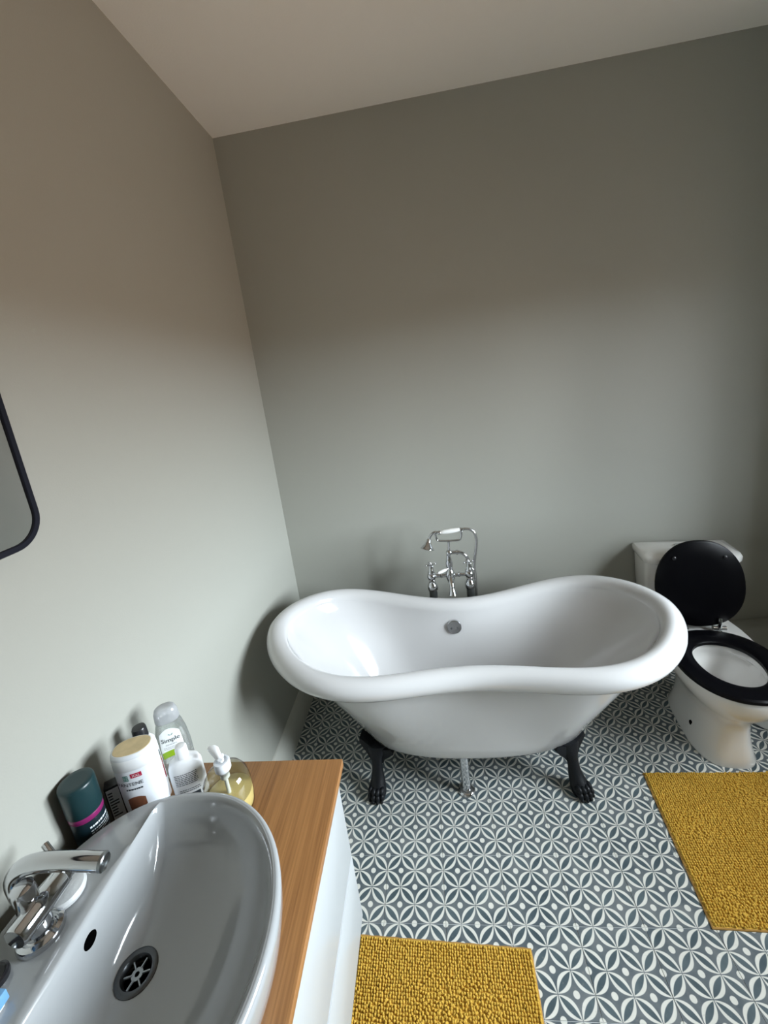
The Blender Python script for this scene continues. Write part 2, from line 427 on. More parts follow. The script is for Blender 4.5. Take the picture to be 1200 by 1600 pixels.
for k in range(NT):
    P, n = RIMP[k], RIMN[k]
    ang = math.atan2(P.y / 0.36, P.x / 0.78)
    col = [ell(ang, 0.05, 0.02, 0.150), ell(ang, 0.36, 0.12, 0.152), ell(ang, 0.42, 0.155, 0.163)]
    bot = ell(ang, 0.455, 0.178, 0.195)
    top = P + n * (RR * math.cos(math.radians(-135))) + Vector((0, 0, RR * math.sin(math.radians(-135))))
    for q in range(0, 13):
        t = q / 12; bulge = 0.10 * math.sin(PI * t) * (1 - 0.4 * t)
        h = t ** 0.9
        p = bot.lerp(top, t); w_ = t + bulge * 0.55
        p.x = bot.x + (top.x - bot.x) * w_; p.y = bot.y + (top.y - bot.y) * w_; p.z = bot.z + (top.z - bot.z) * h
        col.append(p)
    for d in range(-115, 181, 18):
        a = math.radians(d)
        col.append(P + n * (RR * math.cos(a)) + Vector((0, 0, RR * math.sin(a))))
    itop = P - n * RR; ibot = ell(ang, 0.40, 0.15, 0.265)
    for q in range(0, 13):
        t = q / 12
        w_ = (1 - t) ** 1.25 if q else 1.0
        p = Vector((ibot.x + (itop.x - ibot.x) * w_, ibot.y + (itop.y - ibot.y) * w_, itop.z + (ibot.z - itop.z) * (t ** 0.92)))
        col.append(p)
    col += [ell(ang, 0.375, 0.13, 0.235), ell(ang, 0.33, 0.10, 0.222), ell(ang, 0.05, 0.02, 0.215)]
    cols.append(col)
rings = [[tuple(cols[k][q]) for k in range(NT)] for q in range(len(cols[0]))]
MB().loft(rings, True, True).build('shell', M['tub_white'], tub, smooth=60)

def foot_mesh(sgn):
    f = MB()
    spec = [(.060, .20, .046, .026), (.054, .175, .036, .025), (.046, .145, .0255, .023), (.040, .115, .0225, .0215), (.034, .088, .0235, .023), (.024, .062, .029, .030), (.010, .040, .0345, .038), (.002, .020, .0365, .041), (.0, .006, .035, .040), (.0, .0, .032, .036)]
    f.loft([[(rx * math.cos(2 * PI * i / 24), y + ry * math.sin(2 * PI * i / 24), z) for i in range(24)] for y, z, rx, ry in spec], True, True)
    for k, x in enumerate((-.0255, -.0088, .0088, .0255)):
        back = .008 if k in (0, 3) else 0
        f.ball((x * .95, -.022 + back, .036), (.0115, .019, .015), 14, 8)
        f.ball((x * 1.02, -.036 + back, .019), (.0108, .0135, .0155), 14, 8)
        f.ball((x * 1.03, -.046 + back, .008), (.0062, .0075, .0075), 10, 6)
    out = [(-.066, .218), (-.070, .198), (-.056, .174), (-.040, .156), (-.026, .128), (.026, .128), (.038, .152), (.054, .164), (.074, .180), (.066, .202), (0, .192)]
    f.prism(out, lambda x, z, d: (x, .034 + .012 * abs(x) / .06 + d, z + .32 * x * sgn * .8), 0.05)
    return f
for (fx, fy, rz, sg) in ((-.432, -.160, -0.15, -1), (.395, -.165, 0.42, 1), (.395, .165, PI - 0.42, -1), (-.432, .160, PI + 0.15, 1)):
    o = foot_mesh(sg).build('foot', M['blackiron'], tub, smooth=50)
    o['label'] = 'black cast iron claw foot'
    o.location = (fx, fy, 0); o.rotation_euler = (0, 0, rz)
pp = MB()
pp.tube([(-.058, -.150, .008), (-.058, -.150, .20)], .0185, 24); pp.lathe([(.036, 0), (.036, .004), (.031, .010), (.021, .014)], 28, (-.058, -.150, 0))
pp.build('waste_pipe', M['chrome'], tub)['label'] = 'chrome waste pipe under the bath'

# overflow plate on the inner back wall
def inner_wall(tx, z):
    best = None
    for k in range(NT):
        if RIMP[k].y < 0.05: continue
        for q in range(len(cols[0]) - 16, len(cols[0]) - 3):
            p = cols[k][q]; d = abs(p.x - tx) + abs(p.z - z)
            if best is None or d < best[0]: best = (d, p, k, q)
    _, p, k, q = best
    nrm = (cols[(k + 1) % NT][q] - cols[k - 1][q]).cross(cols[k][q + 1] - cols[k][q - 1]).normalized()
    if nrm.y > 0: nrm = -nrm
    return p.copy(), nrm
op, on = inner_wall(-.030, .545)
ov = MB().lathe([(.034, -.004), (.034, .004), (.032, .008), (.028, .0095), (.0, .0105)], 36, tuple(op), tuple(on)).build('overflow_plate', M['chrome'], tub)
ov['label'] = 'round chrome overflow plate'
sx = on.cross(Vector((0, 0, 1))).normalized(); sy = sx.cross(on)
for s in (-1, 1):
    MB().lathe([(.0045, 0), (.0045, .0015), (.003, .0025)], 14, tuple(op + on * .0102 + sx * .0145 * s - sy * .004), tuple(on)).build('screw', M['dull_chrome'], ov)
MB().lathe([(.032, 0), (.032, .004), (.02, .006), (.0, .007)], 28, (.0, .0, .214)).build('waste_cover', M['chrome'], tub)

# ------------------------------------------------------------------ bath tap on standpipes
TY = 0.74
tap = thing('bath_mixer_tap', 'chrome bath and shower mixer on two standpipes behind the bath', 'tap', (0.1435, TY, 0))
def L(x, z, y=0.0): return (x - 0.1435, y, z)
for s, x in (('a', 0.0525), ('b', 0.2355)):
    sp_ = MB().tube([L(x, 0.008), L(x, 0.672)], .0200, 24)
    sp_.lathe([(.034, 0), (.034, .005), (.024, .014), (.018, .018)], 28, L(x, 0))
    sp_.build('standpipe', M['dull_chrome'], tap)
    MB().lathe([(.019, .660), (.0235, .665), (.0260, .676), (.0240, .690), (.018, .701), (.0145, .708), (.014, .714), (.0165, .719), (.0145, .722)], 28, L(x, 0)).build('union', M['chrome'], tap)
    vb = MB().ball(L(x, .738), .0225, 24, 14); vb.lathe([(.016, .752), (.017, .758), (.013, .765), (.0115, .782), (.0085, .788), (.0085, .797)], 24, L(x, 0)); vb.build('valve', M['chrome'], tap)
    h = MB(); h.ball(L(x, .803), .0078, 16, 10)
    for a in (0.35, 0.35 + PI / 2, 0.35 + PI, 0.35 + 1.5 * PI):
        d = Vector((math.cos(a), math.sin(a), 0)); c = Vector(L(x, .800))
        h.tube([c + d * .005, c + d * .022], .0034, 10); h.ball(tuple(c + d * .023), .0048, 12, 8)
    h.lathe([(.0062, .797), (.0068, .806), (.0045, .809)], 18, L(x, 0))
    hh = h.build('cross_handle', M['chrome'], tap)
    MB().ball(L(x, .8095), (.0052, .0052, .0022), 14, 6).build('porcelain_cap', M['porcelain'], hh)
br = MB().tube([L(.070, .7385), L(.218, .7365)], .0090, 18)
for x in (.100, .187): br.lathe([(.0090, -.005), (.0125, -.002), (.0125, .002), (.0090, .005)], 20, L(x, .738), (1, 0, 0))
br.build('bridge_bar', M['chrome'], tap)
bd = MB().lathe([(.012, .700), (.018, .712), (.022, .728), (.0235, .742), (.0205, .757), (.0155, .766), (.0130, .778), (.0165, .786), (.0170, .800), (.0135, .820), (.0100, .834), (.0095, .845)], 28, L(.1435, 0))
bd.ball(L(.1475, .8565), .0150, 20, 12); bd.build('mixer_body', M['chrome'], tap)
spt = MB(); path = catmull([L(.1440, .742, -.008), L(.1440, .735, -.040), L(.1445, .715, -.064), L(.1450, .692, -.072), L(.1455, .672, -.075)], 7)
spt.tube(path, [.0135] * 8 + list(np.linspace(.0125, .0115, 10)) + list(np.linspace(.0115, .0195, len(path) - 18)), 20); spt.build('spout', M['chrome'], tap)
lv = MB().tube([L(.134, .778, -.012), L(.120, .7755, -.022)], .0045, 12).build('diverter_stem', M['chrome'], tap)
d0, d1 = Vector(L(.126, .776, -.018)), Vector(L(.090, .7695, -.032)); ax = (d1 - d0)
MB().lathe([(.0055, 0), (.0075, .006), (.0082, .018), (.0078, .034), (.0058, .043)], 20, tuple(d0), tuple(ax)).build('diverter_lever', M['porcelain'], tap)['label'] = 'white porcelain diverter lever'
MB().lathe([(.0055, .043), (.0062, .046), (.0035, .051)], 16, tuple(d0), tuple(ax)).build('lever_tip', M['chrome'], tap)
sa = MB().tube(catmull([L(.155, .8555), L(.172, .8552), L(.194, .8545), L(.213, .846), L(.229, .828), L(.238, .800, .010), L(.243, .770, .014), L(.2555, .750, .015)], 6), .0080, 16)
sa.lathe([(.0080, -.006), (.0120, -.005), (.0120, .005), (.0080, .006)], 20, L(.186, .8548), (1, 0, 0)); sa.build('side_outlet', M['chrome'], tap)
cd = MB().tube([L(.1487, .866), L(.1505, .912)], .0062, 14)
cd.tube(catmull([L(.0925, .953), L(.0935, .940), L(.0995, .9235), L(.118, .919), L(.150, .9165), L(.185, .916), L(.204, .9185), L(.2115, .932), L(.2155, .952)], 6), .0052, 12)
for x, z in ((.0925, .955), (.2155, .954)): cd.tube(catmull([L(x - .004, z + .012, -.011), L(x - .002, z, -.009), L(x, z - .004), L(x + .002, z, .009), L(x + .004, z + .012, .011)], 5), .0038, 10)
cd.build('cradle', M['chrome'], tap)

hs = thing('shower_handset', 'chrome telephone shower handset with white grip resting on the bath tap', 'shower head', (0.1435, TY, 0.0))
ga, gb = Vector(L(.1165, .9625)), Vector(L(.2085, .9685)); gx = gb - ga; gl = gx.length
MB().lathe([(.0078, 0), (.0098, .006), (.0112, .025), (.0116, .05), (.0108, .075), (.0090, gl)], 24, tuple(ga), tuple(gx)).build('grip', M['porcelain'], hs)['label'] = 'white porcelain grip'
MB().lathe([(.0078, 0), (.0098, .003), (.0098, .008), (.0070, .012), (.0060, .022)], 20, tuple(gb), tuple(gx)).build('hose_collar', M['chrome'], hs)
nk = MB().lathe([(.0078, 0), (.0098, -.003), (.0098, -.009), (.0068, -.014)], 20, tuple(ga), tuple(gx))
nk.tube(catmull([tuple(ga - gx.normalized() * .010), L(.092, .9665), L(.074, .9575), L(.063, .9425), L(.0585, .928)], 7), .0066, 16)
nk.build('neck', M['chrome'], hs)
hd = Vector((-.28, -.35, -1)).normalized()
MB().lathe([(.007, -.006), (.0105, .0), (.012, .010), (.017, .022), (.026, .034), (.0325, .043), (.0335, .047), (.031, .049), (.0, .050)], 32, L(.0580, .9305), tuple(hd)).build('rose', M['chrome'], hs)
hp = catmull([L(.2225, .9695), L(.2400, .9700), L(.2600, .9640), L(.2770, .9440), L(.2830, .9040, .004), L(.2765, .8490, .010), L(.2680, .7960, .018), L(.2640, .7480, .020), L(.2665, .7040, .022), L(.2640, .60, .022), L(.259, .45, .02), L(.256, .33, .024), L(.252, .24, .016), L(.248, .30, .01), L(.2475, .45, .004), L(.248, .62, .006), L(.2525, .72, .012), L(.2555, .752, .015)], 14)
MB().tube(hp, [.0066 + .0006 * (i % 2) for i in range(len(hp))], 12).build('hose', M['hose'], hs, smooth=60)

# ------------------------------------------------------------------ toilet
toi = thing('toilet', 'white close-coupled toilet with raised black lid beside the bath', 'toilet', (1.284, 0.917, 0), math.radians(-8))
def egg(hw, yb, yf, z, n=2.3, seg=56, cx_=0.0, split=0.45):
    yc = yb + (yf - yb) * split; out = []
    for i in range(seg):
        a = 2 * PI * i / seg; c, s = math.cos(a), math.sin(a)
        x = hw * math.copysign(abs(c) ** (2 / n), c)
        y = yc + (abs(yb - yc) if s > 0 else abs(yf - yc)) * math.copysign(abs(s) ** (2 / n), s)
        out.append((cx_ + x, y, z))
    return out
def pan_ring(hw, yb, yf, z, n): return egg(hw, yb, yf, z, n)
pan = MB()
R_ = [pan_ring(.118, -.170, -.604, 0, 3.2), pan_ring(.118, -.170, -.606, .012, 3.2), pan_ring(.104, -.180, -.604, .05, 3.0), pan_ring(.096, -.18, -.602, .11, 2.7),
      pan_ring(.094, -.17, -.602, .17, 2.5), pan_ring(.104, -.15, -.612, .215, 2.4), pan_ring(.130, -.12, -.648, .262, 2.3), pan_ring(.160, -.08, -.688, .305, 2.25),
      pan_ring(.176, -.04, -.708, .345, 2.25), pan_ring(.181, -.022, -.716, .38, 2.25), pan_ring(.181, -.02, -.718, .398, 2.25), pan_ring(.177, -.024, -.714, .404, 2.25)]
R_ += [egg(.128, -.345, -.672, .404, 2.1), egg(.120, -.352, -.664, .400, 2.1), egg(.116, -.358, -.660, .380, 2.1), egg(.128, -.35, -.668, .366, 2.1), egg(.122, -.36, -.655, .33, 2.1), egg(.090, -.37, -.61, .26, 2.0), egg(.062, -.385, -.56, .21, 2.0), egg(.050, -.40, -.53, .17, 2.0), egg(.03, -.43, -.5, .15, 2.0)]
pan.loft(R_, True, True); pan.build('pan', M['porcelain'], toi, smooth=50)
MB().lathe([(.0, .0), (.086, .0)], 40, (0, -.49, .232), cap0=False, cap1=True).build('water', mat('toilet_water', (.50, .53, .53), .03), toi).scale = (1, 1, 1)
for s in (-1, 1):
    MB().lathe([(.0125, -.008), (.0125, .0026), (.010, .0032), (.0, .0032)], 18, (.0965 * s, -.455, .072), (s, -.25, .10)).build('fixing_hole', M['hole'], toi)['label'] = 'dark screw hole in the pan side'
def tank_ring(hw, y0, y1, z, bow=.022, seg=14, rc=.03):
    o = []
    for i in range(seg + 1):
        x = -hw + 2 * hw * i / seg; e = (x / hw)
        o.append((x, y1 - bow * (1 - e * e), z))
    # rounded front corners
    o = [(-hw, y1 + rc, z), (-hw + .004, y1 + rc * .45, z), (-hw + .014, y1 + .008 - bow * .1, z)] + o[1:-1] + [(hw - .014, y1 + .008 - bow * .1, z), (hw - .004, y1 + rc * .45, z), (hw, y1 + rc, z)]
    return o + [(hw, y0, z), (0, y0, z), (-hw, y0, z)]
MB().loft([tank_ring(.168, -.004, -.150, .405), tank_ring(.172, -.004, -.156, .43), tank_ring(.186, -.004, -.166, .56), tank_ring(.192, -.004, -.170, .693), tank_ring(.190, -.004, -.168, .699)], True, True).build('cistern', M['porcelain'], toi, smooth=40)
MB().loft([tank_ring(.196, -.002, -.172, .700), tank_ring(.202, -.001, -.180, .706), tank_ring(.203, -.001, -.181, .728), tank_ring(.198, -.003, -.174, .740), tank_ring(.17, -.02, -.14, .748), tank_ring(.08, -.05, -.09, .751, .01)], True, True).build('cistern_lid', M['porcelain'], toi, smooth=50)
MB().lathe([(.026, 0), (.026, .006), (.023, .009), (.0, .0095)], 28, (-.02, -.09, .7495)).build('flush_button', M['chrome'], toi)
HY, HZ = -.268, .425
st = MB().loft([egg(.184, -.292, -.722, .407, 2.25), egg(.190, -.286, -.728, .413, 2.25), egg(.190, -.286, -.728, .424, 2.25), egg(.184, -.292, -.722, .430, 2.25), egg(.150, -.330, -.690, .4325, 2.2), egg(.120, -.368, -.655, .430, 2.1), egg(.113, -.375, -.648, .424, 2.1), egg(.113, -.375, -.648, .411, 2.1), egg(.118, -.370, -.653, .407, 2.1)])
n_ = 56; k_ = len(st.v) // n_
st.f += [((k_ - 1) * n_ + i, (k_ - 1) * n_ + (i + 1) % n_, (i + 1) % n_, i) for i in range(n_)]; st.mi += [0] * n_
st.build('seat', M['blackseat'], toi, smooth=40)['label'] = 'glossy black open seat ring'
lean = math.radians(8.5)
def lidpt(p):       # lid is modelled lying on the seat plane, then swung up about the hinge
    x, y, z = p; d = -(y - HY); h = z
    return (x, HY + d * math.sin(lean) + h * math.cos(lean) * -1 + .0, HZ + d * math.cos(lean) - h * math.sin(lean) * -1 * -1)
LR = [egg(.171, HY - .018, HY - .402, -.008, 2.2), egg(.178, HY - .012, HY - .409, -.003, 2.2), egg(.178, HY - .012, HY - .409, .006, 2.2), egg(.171, HY - .018, HY - .402, .010, 2.2), egg(.10, HY - .1, HY - .34, .0115, 2.1)]
ld = MB().loft([[lidpt(p) for p in r] for r in LR], True, True); lido = ld.build('lid', M['blackseat'], toi, smooth=40)
lido['label'] = 'glossy black lid leaning up against the cistern'
for bx, by in ((-.100, -.335), (.100, -.335)):
    c = lidpt((bx, HY + by, .011)); MB().lathe([(.009, 0), (.0085, .004), (.004, .006), (.0, .006)], 14, c, (0, -math.cos(lean), -math.sin(lean) * 0 + .1)).build('buffer', M['black_plastic'], lido)
for s in (-1, 1):
    hg = MB().tube([(s * .076 - .026, HY, .4255), (s * .076 + .026, HY, .4255)], .0115, 20)
    hg.lathe([(.0118, -.003), (.0125, -.0015), (.0125, .0015), (.0118, .003)], 20, (s * .076 - .006, HY, .4255), (1, 0, 0))
    hg.box(s * .076 - .010, s * .076 + .006, HY - .012, HY - .004, .428, .480, bev=.003); hg.lathe([(.013, 0), (.013, .006), (.009, .012)], 20, (s * .076, HY, .404))
    hg.build('hinge', M['chrome'], toi)['label'] = 'chrome barrel hinge'

tb = thing('toilet_brush', 'white toilet brush in its holder behind the toilet pan', 'toilet brush', (1.475, 0.545, 0))
MB().lathe([(.045, 0), (.052, .006), (.055, .05), (.056, .11), (.050, .128), (.030, .134), (.014, .136)], 32).build('holder', M['white_plastic'], tb)
MB().lathe([(.008, .13), (.008, .30), (.010, .34), (.0125, .40), (.013, .425), (.010, .432), (.0, .434)], 20).build('handle', M['white_plastic'], tb)

# ------------------------------------------------------------------ vanity, worktop, mirror
CT, CZ = 0.765, 0.745
van = thing('vanity_unit', 'white wall-hung two-drawer vanity cabinet under the wooden worktop', 'cabinet', (-0.46, -0.74, 0.272))
def vb_(x0, x1, y0, y1, z0, z1): return (x0 + .46, x1 + .46, y0 + .74, y1 + .74, z0 - .272, z1 - .272)
VY0, VY1 = -1.145, -0.338
MB().box(*vb_(X0 + .001, -.2505, VY0 + .002, VY1 - .002, .272, CZ), bev=.001).build('carcass', M['carcass'], van)
for z0, z1 in ((.4925, CZ - .004), (.272, .4835)):
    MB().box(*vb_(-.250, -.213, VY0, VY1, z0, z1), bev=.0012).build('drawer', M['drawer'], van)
MB().box(*vb_(-.245, -.2145, VY0 + .001, VY1 - .001, .4836, .4900)).build('gap_shade_strip', M['grey_plastic'], van)['label'] = 'grey strip added as the shade in the gap between the drawers'  # added strip, its grey stands in for the shade between the drawers
top = MB().box(-.2555, .2555, -.4225, .4225, -.010, .010, bev=.0012).build('worktop', M['wood'])
top.location = (-.4592, -.7245, CT - .010)
tag(top, 'bamboo worktop on the white vanity cabinet', 'worktop')

def rrect(w, h, r, seg=10):
    o = []
    for cx_, cy_, a0 in ((w - r, h - r, 0), (-w + r, h - r, PI / 2), (-w + r, -h + r, PI), (w - r, -h + r, 1.5 * PI)):
        for i in range(seg + 1):
            a = a0 + PI / 2 * i / seg; o.append((cx_ + r * math.cos(a), cy_ + r * math.sin(a)))
    return o
MW, MH = .31, .31
mir = thing('wall_mirror', 'rounded rectangular mirror in a thin black frame on the wall above the basin', 'mirror', (X0, -.432 - MW, 1.473 + MH))
fm = MB(); rs = [(MW, .001), (MW, .026), (MW - .0015, .028), (MW - .011, .028), (MW - .012, .027), (MW - .012, .012)]
fm.loft([[(d, y, z) for y, z in rrect(q, q, .065 - (MW - q))] for q, d in rs]); fm.build('frame', M['frame'], mir, smooth=30)
MB().prism(rrect(MW - .0115, MW - .0115, .054), lambda y, z, d: (.006 + d, y, z), .018).build('mirror_glass', M['mirror'], mir, smooth=0)

# ------------------------------------------------------------------ basin
BCX, BCY, BZ = -0.449, -0.752, 0.900
DX, DY = -0.476, -0.727
basin = thing('wash_basin', 'white oval countertop basin with a tap deck on the wooden worktop', 'basin', (BCX, BCY, CT))
def souter(x, y):
    n = 2.35 if x < 0 else 2.05
    return (abs(x) / .2365) ** n + (abs(y) / .256) ** n
def ray_out(th):
    dx, dy = math.cos(th), math.sin(th); lo, hi = 0, .6
    for _ in range(40):
        mid = (lo + hi) / 2
        if souter(DX - BCX + dx * mid, DY - BCY + dy * mid) < 1: lo = mid
        else: hi = mid
    return lo
RIDGE = -0.541
NB = 128; bcols = []
ZD = .792
for k in range(NB):
    th = 2 * PI * k / NB; dx, dy = math.cos(th), math.sin(th)
    ro = ray_out(th); ri = ro - .016
    if dx < -.02:
        rr_ = (DX - RIDGE) / -dx; p_ = 34.0
        ri = (ri ** -p_ + rr_ ** -p_) ** (-1 / p_)
    c = []
    def P(r, z): return Vector((DX - BCX + dx * r, DY - BCY + dy * r, z - CT))
    c.append(P(.027, ZD - .022)); c.append(P(.027, ZD - .003))
    for f_, g_ in ((-.03, 0), (.10, .012), (.25, .05), (.42, .115), (.58, .215), (.72, .35), (.83, .51), (.91, .68), (.96, .82), (.99, .94)):
        c.append(P(.033 + (ri - .033) * f_, ZD + (BZ - ZD) * g_))
    lip = min(.006, (ro - ri) * .3)
    c.append(P(ri + lip * .5, BZ - .002)); c.append(P(ri + lip, BZ))
    d_ = max(ro - .007 - ri - lip, .002)
    for f_ in (.15, .4, .7, 1.0):
        c.append(P(ri + lip + d_ * f_, BZ - .003 * math.sin(PI * f_) * min(1, d_ / .05)))
    c.append(P(ro - .002, BZ - .003)); c.append(P(ro, BZ - .009))
    po_ = P(ro, BZ)
    for sc_, z_ in ((.998, .88), (.985, .855), (.955, .825), (.90, .795), (.84, .775), (.81, CT + .0005)):
        c.append(Vector((po_.x * sc_, po_.y * sc_, z_ - CT)))
    bcols.append(c)
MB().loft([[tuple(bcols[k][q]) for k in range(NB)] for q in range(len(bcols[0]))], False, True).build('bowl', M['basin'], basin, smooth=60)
dl = (DX - BCX, DY - BCY)
dr = MB().lathe([(.0335, ZD - CT - .001), (.0335, ZD - CT + .0015), (.0305, ZD - CT + .003), (.0245, ZD - CT + .002), (.0215, ZD - CT - .002), (.0205, ZD - CT - .008)], 40, (*dl, 0), cap0=False, cap1=False).build('drain', M['drain_metal'], basin)
dr['label'] = 'dull metal drain with a six-spoke grid'
gr = MB(); zc = ZD - CT - .005
gr.lathe([(.0092, zc - .002), (.0092, zc + .001), (.0038, zc + .001), (.0038, zc - .002)], 20, (*dl, 0), cap0=False, cap1=False)
for k in range(6):
    a = k * PI / 3 + .3; d = Vector((math.cos(a), math.sin(a), 0)); c = Vector((*dl, zc)); gr.tube([c + d * .008, c + d * .0215], .0019, 6)
gr.build('grid', M['dull_chrome'], dr)
MB().lathe([(.0, 0), (.027, 0)], 24, (*dl, ZD - CT - .0215), cap0=False, cap1=True).build('drain_well', M['hole'], dr)
ovz = .866; kc = bcols[NB // 2]
q_ = next(i for i in range(2, len(kc)) if kc[i].z >= ovz - CT); t_ = (ovz - CT - kc[q_ - 1].z) / (kc[q_].z - kc[q_ - 1].z)
op_ = kc[q_ - 1].lerp(kc[q_], t_); dz_ = kc[q_] - kc[q_ - 1]
oh = MB(); nrm = Vector((dz_.z, 0, -dz_.x)).normalized()
oh.lathe([(.0, .0008), (.0100, .0008), (.0108, .0004), (.0108, -.004)], 24, (0, 0, 0), tuple(nrm), cap0=False, cap1=False)
oo = oh.build('overflow_hole', M['hole'], basin); oo['label'] = 'dark oval overflow hole'
oo.location = op_; oo.scale = (1, 1.2, 1)

ftap = thing('basin_tap', 'chrome basin mixer with curved spout and pin lever on the basin deck', 'tap', (-.605, -.738, BZ - .001))
def F(x, y, z): return (x + .605, y + .738, z - BZ + .001)
fb = MB().lathe([(.033, 0), (.034, .004), (.032, .010), (.026, .013), (.022, .010), (.020, .012), (.0185, .030), (.0175, .05)], 36, F(-.605, -.738, .899)); fb.build('base', M['chrome'], ftap)
bar = MB().lathe([(.0165, 0), (.0185, .003), (.0185, .080), (.0165, .083)], 32, F(-.597, -.776, .952), (.02, 1, -.03)); bar.build('body', M['chrome'], ftap)
MB().lathe([(.0165, 0), (.0165, .004), (.0140, .006), (.0140, .016), (.012, .018)], 28, F(-.5953, -.693, .9495), (.02, 1, -.03)).build('control_knob', M['chrome'], ftap)
MB().tube([F(-.600, -.683, .952), F(-.622, -.672, .968), F(-.646, -.661, .980)], .0058, 16).build('lever', M['chrome'], ftap)
stb = MB().lathe([(.0165, 0), (.0165, .034), (.0155, .038), (.010, .041), (.0, .042)], 28, F(-.613, -.734, .955)); stb.build('diverter', M['chrome'], ftap)
spa = catmull([F(-.612, -.728, .944), F(-.632, -.724, .951), F(-.645, -.720, .968), F(-.645, -.717, .988), F(-.630, -.713, 1.003), F(-.60, -.709, 1.009), F(-.55, -.704, 1.005), F(-.499, -.700, .9975)], 7)
so = MB().tube(spa, .0140, 24); so.build('spout', M['chrome'], ftap)
e0 = spa[-1]; ed = (spa[-1] - spa[-2]).normalized()
ae = MB().lathe([(.0142, 0), (.0142, .005), (.0125, .0065), (.011, .004), (.0, .003)], 24, tuple(e0), tuple(ed)); ae.build('aerator', M['dull_chrome'], ftap)

sb = MB().lathe([(.022, 0), (.029, .004), (.031, .010), (.028, .016), (.018, .019), (.0, .020)], 36).build('soap_bar', M['soap_bar'])
sb.location = (-.606, -.684, BZ - .003); sb.scale = (.92, 1.0, 1)
tag(sb, 'round white soap lying behind the basin tap spout', 'soap')
pg = thing('sink_plug', 'black sink plug with a metal ring on the basin deck', 'plug', (-.630, -.793, BZ - .003))
MB().lathe([(.017, 0), (.0185, .004), (.0185, .010), (.015, .012), (.012, .009), (.0, .009)], 28).build('stopper', M['black_plastic'], pg)
MB().lathe([(.0045, .009), (.0045, .014), (.003, .016), (.0, .016)], 14).build('ring', M['dull_chrome'], pg)
so_ = thing('soap_packet', 'blue and white rounded packet on the basin deck near the plug', 'packet', (-.616, -.838, BZ - .003))
def pill(z0, z1, grow):
    return [[(x, y, z) for x, y in rrect(.030 * g, .027 * g, .012 * g, 6)] for z, g in ((z0, .9 * grow), (z0 + .003, grow), (z1 - .003, grow), (z1, .92 * grow))]
MB().loft(pill(0, .022, 1.0), True, True).build('packet_body', M['white_plastic'], so_)
bp_ = MB().box(-.0305, .0305, .004, .0275, .004, .0222, bev=.002).build('blue_wrap', M['blue_print'], so_)

# ------------------------------------------------------------------ bottles
def text_mesh(body, size):
    cu = bpy.data.curves.new('lettering', 'FONT'); cu.body = body; cu.size = size; cu.align_x = 'CENTER'; cu.resolution_u = 3
    ob = bpy.data.objects.new('lettering', cu); COL.objects.link(ob)
    dg = bpy.context.evaluated_depsgraph_get(); ev = ob.evaluated_get(dg); me = ev.to_mesh()
    bm = bmesh.new(); bm.from_mesh(me); bmesh.ops.triangulate(bm, faces=bm.faces)
    bmesh.ops.subdivide_edges(bm, edges=[e for e in bm.edges if e.calc_length() > size * .25], cuts=1)
    bmesh.ops.triangulate(bm, faces=bm.faces); bm.verts.index_update()
    v = [tuple(p.co) for p in bm.verts]; f = [[q.index for q in p.verts] for p in bm.faces]
    bm.free(); ev.to_mesh_clear(); bpy.data.objects.remove(ob); bpy.data.curves.remove(cu)
    return v, f

